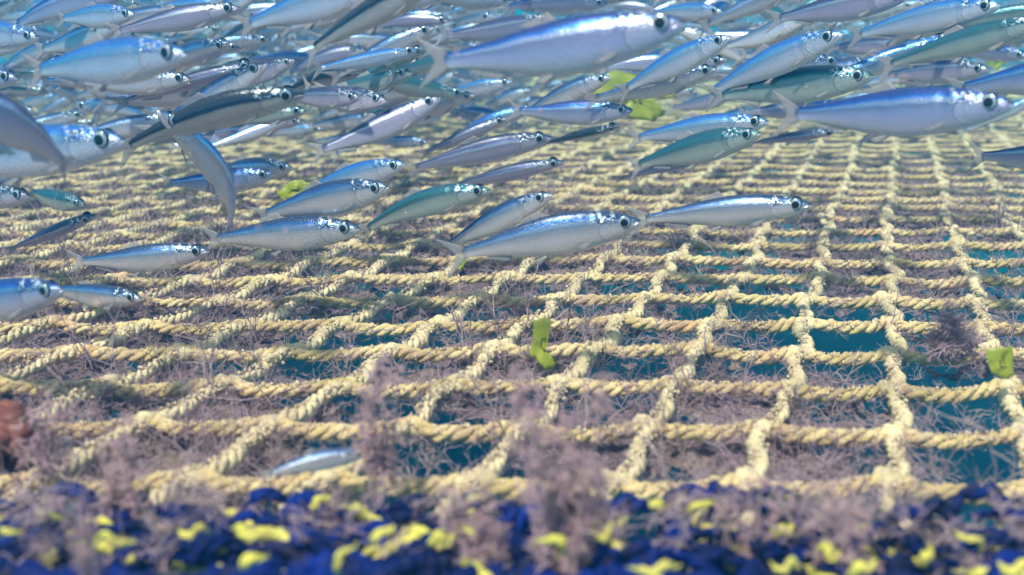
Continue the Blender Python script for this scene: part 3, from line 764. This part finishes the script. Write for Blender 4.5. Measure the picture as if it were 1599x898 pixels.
def ends(h, t, z, L=.1, far=1):
    """3-D head and tail: the head on its ray at depth z, the tail L away on its own ray, behind (far=1) or in front"""
    P = at(h[0], h[1], z); d = ray(*t); o = CAMP-P
    a = d.dot(d); b = 2*o.dot(d); c = o.dot(o)-L*L; disc = b*b-4*a*c
    if disc < 0: tz = -b/(2*a)
    else: tz = (-b+far*math.sqrt(disc))/(2*a)
    return P, CAMP+d*tz
# head px, tail px, depth, length, tail side, tone, lateral bend, vertical bend, fatness, roll, flare, label
FISH = [
 ((1070,35),(662,98),.372,.102,1,'blue',.10,-.10,1.05,-4,1.15,'largest silver fish with deep blue back, topmost at upper centre'),
 ((292,84),(45,112),.40,.095,1,'pale',.1,.05,1.0,0,1,'bright fish with a glaring white head at upper left'),
 ((476,146),(180,240),.50,.100,1,'dark',-.15,.30,.90,13,.9,'dark-backed fish swimming up to the right at upper left'),
 ((196,219),(-140,268),.44,.115,1,'pale',0,.1,1.0,0,1,'shiny blue white fish entering from the left edge below the glaring head'),
 ((-190,120),(108,270),.33,.095,1,'mauve',-.5,.3,1,0,1,'blurred fish leaving at the left edge with only its bent tail showing'),
 ((246,172),(352,366),.50,.095,1,'pale',-.8,.5,.72,-25,1,'fish facing the viewer with its curved body hanging down, left of centre'),
 ((562,357),(320,374),.57,.100,1,'silver',.1,.05,1.0,0,1,'beige-bellied fish low over the net, its nose at the arched fish tail'),
 ((607,292),(398,340),.56,.088,1,'silver',-.1,.12,1.12,3,1,'plump fish with a blue green back above the beige-bellied one'),
 ((632,256),(468,302),.66,.085,1,'pale',.1,.1,1.05,0,1,'glittering pale fish partly behind the plump fish'),
 ((767,297),(560,366),.57,.086,1,'green',.1,.42,.92,0,.9,'arched fish with green blue back in the middle'),
 ((862,303),(692,388),.56,.080,1,'silver',.15,.10,.95,0,1.1,'big-eyed fish between the arched fish and the foremost middle fish'),
 ((1001,346),(698,402),.49,.095,1,'silver',.10,.16,1.08,0,1.25,'foremost middle fish with white streak on its back and spread tail'),
 ((1268,320),(985,345),.55,.098,1,'silver',-.06,.08,.88,0,1.15,'slim fish right of the foremost middle one, pointing right over the open net'),
 ((327,391),(110,408),.58,.084,1,'silver',.2,-.06,.98,0,1,'lone silver fish low at left with its black eye by the bent tail fin'),
 ((99,452),(-130,490),.42,.09,1,'blue',0,.05,1.0,0,1,'dark blue fish head coming in from the left edge, lowest of all at left'),
 ((222,466),(62,448),.58,.075,1,'silver',.1,-.05,.95,0,1,'small silver fish just right of the lowest fish at the left edge'),
 ((150,335),(8,392),.66,.080,1,'mauve',.1,.05,.62,35,.6,'thin mauve fish seen from above, at left over the net'),
 ((132,320),(45,298),.66,.070,1,'green',.2,.0,1.0,0,1,'small blurred blue green fish above the thin mauve fish'),
 ((46,306),(-110,300),.62,.09,1,'mauve',0,0,1,0,1,'grey fish head poking in at the left edge'),
 ((456,262),(322,268),.72,.082,1,'silver',.1,.05,1.1,0,1,'upper fish of the overlapping pair left of centre'),
 ((428,272),(252,286),.69,.085,1,'blue',.1,-.1,1.05,0,1,'lower fish of the overlapping pair left of centre'),
 ((881,252),(690,296),.74,.092,1,'mauve',.05,.1,.70,15,.8,'slim mauve fish pointing right above the big-eyed fish'),
 ((862,214),(630,268),.66,.098,1,'mauve',.0,.12,.88,8,.9,'long mauve blue fish stretched above the slim mauve one'),
 ((792,184),(655,242),.80,.075,1,'mauve',.1,.06,.72,10,.8,'mauve fish with pinkish gill cover at centre'),
 ((988,172),(795,172),.70,.088,1,'blue',.1,-.08,1.0,0,1.1,'blue-backed fish over the green leaf, right of centre'),
 ((953,120),(812,182),.76,.078,1,'silver',.0,.2,1.02,0,1,'white-backed fish nosing the green leaf'),
 ((1140,58),(965,146),.64,.086,1,'pale',.05,.12,1.05,0,1.1,'pale fish rising to the right with its tail on the green leaf'),
 ((1135,92),(988,140),.72,.080,1,'mauve',.05,.15,.75,10,1,'slim grey fish tucked under the pale rising fish'),
 ((1316,52),(1100,150),.55,.092,1,'pale',.05,.15,1.0,0,1.1,'dazzling white fish rising to the right, upper right'),
 ((1364,118),(1108,152),.56,.094,1,'green',.05,.05,1.1,0,1,'green grey fish below the dazzling white one'),
 ((1384,98),(1200,130),.70,.085,1,'silver',.1,.05,1,0,1,'fish peeking out behind the green grey one'),
 ((1583,162),(1215,178),.40,.098,1,'blue',.08,-.06,1.05,-3,1.25,'large blue-backed fish at the right, second largest in view'),
 ((1790,96),(1480,142),.47,.10,1,'blue',.0,.05,1.0,0,1,'fish leaving at the right edge with blue back behind the large one'),
 ((1562,8),(1325,58),.56,.088,1,'pale',.05,.1,1.0,0,1,'pale fish crossing the top right corner'),
 ((1640,32),(1370,106),.54,.095,1,'green',-.1,.1,.85,0,1.2,'green-backed fish below the top right pale fish, forked tail left'),
 ((1544,108),(1375,118),.76,.088,1,'mauve',.05,.05,1.05,0,1,'beige-flanked fish between green-backed fish and large blue one'),
 ((1200,190),(980,218),.60,.09,1,'pale',.0,.1,.95,0,1,'upper of two touching fish, white-backed, right of centre'),
 ((1188,208),(982,262),.57,.088,1,'green',.0,.10,1.05,0,1.2,'lower of two touching fish, teal with tail hanging left'),
 ((1310,204),(1160,226),.80,.082,1,'mauve',.0,.05,.55,30,.6,'thin dark fish beneath the large blue one'),
 ((1110,246),(960,280),.80,.080,1,'mauve',.0,.05,.55,30,.6,'thin mauve fish low under the teal one'),
 ((562,152),(440,150),.68,.070,1,'mauve',.1,.0,1.08,0,1,'pale mauve fish nose to nose behind the dark-backed fish'),
 ((460,94),(360,142),.72,.065,1,'mauve',.1,.1,1,0,1,'small fish looking right above the dark-backed fish head'),
 ((472,190),(350,186),.90,.078,1,'mauve',.1,.0,.95,0,1,'grey fish just under the dark-backed fish head'),
 ((599,184),(478,198),.94,.080,1,'silver',.0,.05,.95,0,1,'upper fish of a trio in line left of centre'),
 ((592,214),(486,222),.95,.070,1,'silver',.0,.05,.9,0,1,'middle fish of a trio in line left of centre'),
 ((668,222),(575,220),1.0,.068,1,'blue',.0,.05,.9,0,1,'right fish of a trio in line left of centre'),
 ((742,148),(596,196),.86,.085,1,'silver',.0,.2,.85,10,1,'slim fish with spotted head in upper middle'),
 ((800,128),(672,156),.88,.078,1,'pale',.0,.1,.95,0,1,'pale fish above the slim spotted-headed one'),
 ((690,-38),(474,84),.45,.082,1,'dark',.0,.1,.85,0,1.1,'grey fish cut by the top edge with its dark tail stem below'),
 ((600,-20),(372,44),.50,.085,1,'pale',.0,.12,1.1,0,1,'gleaming pale fish cut by the top edge left of the grey one'),
 ((402,98),(176,164),.66,.096,1,'mauve',.0,.05,.60,20,.7,'long thin mauve fish above the dark-backed fish'),
 ((968,196),(838,228),.80,.075,1,'dark',.0,.06,.55,40,.5,'thin dark fish seen from above under the blue-backed one'),
 ((1740,258),(1516,244),.50,.085,1,'mauve',-.1,.1,1.0,0,1.25,'fish leaving at the right edge with tail over the net'),
 ((60,58),(-90,50),.55,.07,1,'pale',.1,.05,1.1,0,1,'blurred bright fish head at the upper left edge'),
 ((28,122),(-140,118),.55,.08,1,'blue',.1,.05,1.0,0,1,'blurred blue fish head at the left edge below the bright one'),
 ((210,22),(90,30),.62,.068,1,'pale',.1,.05,1.1,0,1,'sparkling fish head at the top left above the glaring one'),
 ((375,12),(170,52),.60,.082,1,'mauve',.1,.05,.9,0,1,'grey mauve fish along the top edge at left'),
 ((1128,18),(1010,20),.80,.075,1,'pale',.1,.05,1,0,1,'small shiny fish right of the largest fish head'),
 ((1245,40),(1170,45),.95,.065,1,'silver',.1,.0,1,0,1,'tiny silver fish beside the dazzling white one'),
 ((1450,70),(1290,74),.80,.085,1,'mauve',.1,.0,1,0,1,'mauve fish behind the forked green tail'),
 ((1420,-8),(1200,32),.60,.09,1,'mauve',.0,.05,1,0,1,'mauve fish along the top edge at right'),
]
boxes = []
for i, (h, t, z, L, far, tone, kl, kv, fat, roll, flare, label) in enumerate(FISH):
    P, Q = ends(h, t, z, L, far)
    root = empty('fish'); fish_parts(root, fish_geo(kl, kv, fat, 0, flare, random.uniform(.4, 1.3)), tone)
    place(root, P, Q, roll); tag(root, label, 'fish', 'silver fish swimming in a shoal')
    lo = min(P.z, Q.z); boxes.append((h[0], h[1], t[0], t[1]))
    if lo < .012: print('LOW FISH', label, lo)

# dead fish lying on the net
P = on_net(574, 708, .019); Q = on_net(408, 745, .014)
root = empty('dead_fish'); fish_parts(root, fish_geo(.3, .35, 1.0, 0, .6), 'silver'); place(root, P, Q, -12)
tag(root, 'small dead bluish white fish lying on the net at the lower left', 'fish')

# middle distance: copies of six small proto fish with parts
tones = ['silver', 'blue', 'pale', 'green', 'mauve', 'silver', 'pale', 'dark']
protos = []
for i, tn in enumerate(tones):
    G = fish_geo(random.uniform(-.7, .7), random.uniform(-.3, .45), random.uniform(.75, 1.1), 1, 1, 1)
    V, F, UV, mi = one_mesh(G, tn); protos.append(mesh_np('shoal_fish', V, F, [SK[tn], M_fin, M_iris, M_pupil], uv=UV, midx=mi))
protos_p = []
for i in range(6):
    tn = tones[i]; root = empty('fish'); fish_parts(root, fish_geo(random.uniform(-.6, .6), random.uniform(-.25, .4), random.uniform(.75, 1.1), 1), tn); protos_p.append(root)
def copy_fish(src):
    c = src.copy(); COL.objects.link(c)
    for ch in src.children:
        d = ch.copy(); COL.objects.link(d); d.parent = c
        for g in ch.children: e_ = g.copy(); COL.objects.link(e_); e_.parent = d
    return c
def lower_limit(u):            # the shoal's lower fringe in the photo
    return np.interp(u, [0, 200, 420, 620, 800, 1000, 1250, 1600], [255, 235, 205, 195, 170, 165, 170, 185])
def zone(u): return 'upper left' if u < 400 else 'upper left of centre' if u < 800 else 'upper right of centre' if u < 1200 else 'upper right'
rr = random.Random(5)
def rnd_fish(zmin, zmax, vmin=-30, i=0):
    for _ in range(60):
        u = rr.uniform(-60, 1660) if rr.random() < .6 else rr.uniform(-60, 760); z = rr.uniform(zmin, zmax)
        v = vmin+(lower_limit(u)-vmin)*rr.random()**1.0
        P = at(u, v, z)
        if P.z < .035: continue
        yaw = math.radians(rr.gauss(8, 30)); pit = math.radians(rr.gauss(10, 12))
        if rr.random() < .05: yaw += math.pi
        d = Vector((math.cos(yaw)*math.cos(pit), -math.sin(yaw)*math.cos(pit)*1.0, math.sin(pit)))
        L = rr.uniform(.075, .10)
        Q = P-d*L
        if Q.z < .02: continue
        return P, Q, u, v
    return None
first = [True]*6
REF = {0:'the largest fish', 1:'the glaring-headed fish', 2:'the dark-backed fish', 3:'the shiny left edge fish', 7:'the plump fish', 8:'the glittering pale fish',
 22:'the long mauve blue fish', 24:'the fish over the green leaf', 25:'the white-backed fish nosing the leaf', 26:'the pale rising fish', 28:'the dazzling white fish',
 29:'the green grey fish', 31:'the large blue-backed right fish', 33:'the pale top right fish', 34:'the fork-tailed green fish', 35:'the beige-flanked fish',
 36:'the two touching fish', 40:'the nose-to-nose mauve fish', 43:'the trio in line', 46:'the spotted-headed fish', 48:'the grey fish cut by the top edge',
 49:'the gleaming pale top fish', 50:'the long thin mauve fish', 53:'the bright left edge head', 55:'the sparkling top left head', 57:'the small shiny fish'}
TW = {'silver':'silver', 'blue':'blue-backed', 'pale':'whitish', 'green':'greenish', 'mauve':'mauve', 'dark':'dark-backed'}
used_lab = {}
def near_label(kind, tone, u, v):
    c = []
    for k_, nm in REF.items():
        h, t = FISH[k_][0], FISH[k_][1]; mx_, my_ = min(1560, max(30, (h[0]+t[0])/2)), max(10, (h[1]+t[1])/2)
        c.append(((u-mx_)**2+((v-my_)*1.6)**2, k_, mx_, my_, nm))
    c.sort()
    for d2, k_, mx_, my_, nm in c[:4]:
        dx, dy = u-mx_, v-my_; d = math.hypot(dx, dy)
        far = 'just ' if d < 70 else ('' if d < 130 else 'well ')
        a_ = math.degrees(math.atan2(-dy, dx)) % 360
        w_ = ['right of', 'above and right of', 'above', 'above and left of', 'left of', 'below and left of', 'below', 'below and right of'][int((a_+22.5)//45) % 8]
        lb = '%s %s fish %s%s %s' % (kind, TW[tone], far, w_, nm)
        if lb not in used_lab and len(lb.split()) <= 16: used_lab[lb] = 1; return lb
    return '%s %s fish deep in the crowded shoal, %s' % (kind, TW[tone], zone(u))
for i in range(105):
    r = rnd_fish(.62, 1.15)
    if not r: continue
    P, Q, u, v = r; k_ = rr.randrange(6)
    if first[k_]: root = protos_p[k_]; first[k_] = False
    else: root = copy_fish(protos_p[k_])
    place(root, P, Q, rr.gauss(0, 10))
    tag(root, near_label('mid-sized', tones[k_], u, v), 'fish', 'half hidden fish in the crowded shoal')
for i in range(130):
    r = rnd_fish(.85, 1.4, -25)
    if not r: continue
    P, Q, u, v = r; q = rr.randrange(len(protos)); me = protos[q]
    o = link('fish', me); place(o, P, Q, rr.gauss(0, 12))
    tag(o, near_label('small hazy', tones[q], u, v), 'fish', 'small hazy fish deep in the shoal')
# the rest of the shoal, past counting
lowg = []
for i in range(5):
    G = fish_geo(rr.uniform(-.3, .3), rr.uniform(-.1, .2), rr.uniform(.85, 1.05), 1 if i < 3 else 2); lowg.append(one_mesh(G, 'silver'))
A4, A3, VV, UU, M4, M3 = [], [], [], [], [], []; o = 0
for i in range(2400):
    r = rnd_fish(1.35, 3.6, -60)
    if not r: continue
    P, Q, u, v = r; V, F, UV, mi = lowg[rr.randrange(5)]
    tmp = (P-Q); L = tmp.length; fx = tmp.normalized(); y = Vector((0, 0, 1)).cross(fx).normalized(); z = fx.cross(y)
    R = np.array([list(fx), list(y), list(z)])
    VV.append(V @ R*(L/.97)+np.array((P+Q)/2)); UU.append(UV); A4.append(F[0]+o); A3.append(F[1]+o)
    M4.append(mi[:len(F[0])]); M3.append(mi[len(F[0]):]); o += len(V)
me = mesh_np('shoal', np.concatenate(VV), [np.concatenate(A4), np.concatenate(A3)], [SK['silver'], M_fin, M_iris, M_pupil], uv=np.concatenate(UU), midx=np.concatenate(M4+M3))
tag(link('fish_shoal', me), 'far shoal of fish fading into the blue water', 'shoal', kind='stuff')

# drifting specks
pk = []
for i in range(420):
    z = rr.uniform(.25, 1.6); c = at(rr.uniform(-100, 1700), rr.uniform(-20, 760), z)
    if c.z < .01: continue
    pk.append(lump(tuple(c), rr.uniform(.00025, .0007), 7000+i, 4, 5))
V, F = merge(pk); me = bpy.data.meshes.new('plankton'); me.from_pydata(V.tolist(), [], [tuple(dict.fromkeys(f)) for f in F.tolist()]); me.materials.append(M_tuft); me.update()
a_ = me.attributes.new('tint', 'FLOAT', 'POINT'); a_.data.foreach_set('value', np.random.RandomState(2).rand(len(V)).astype(np.float32))
tag(link('plankton', me), 'tiny pale specks drifting in the water', 'plankton', kind='stuff')
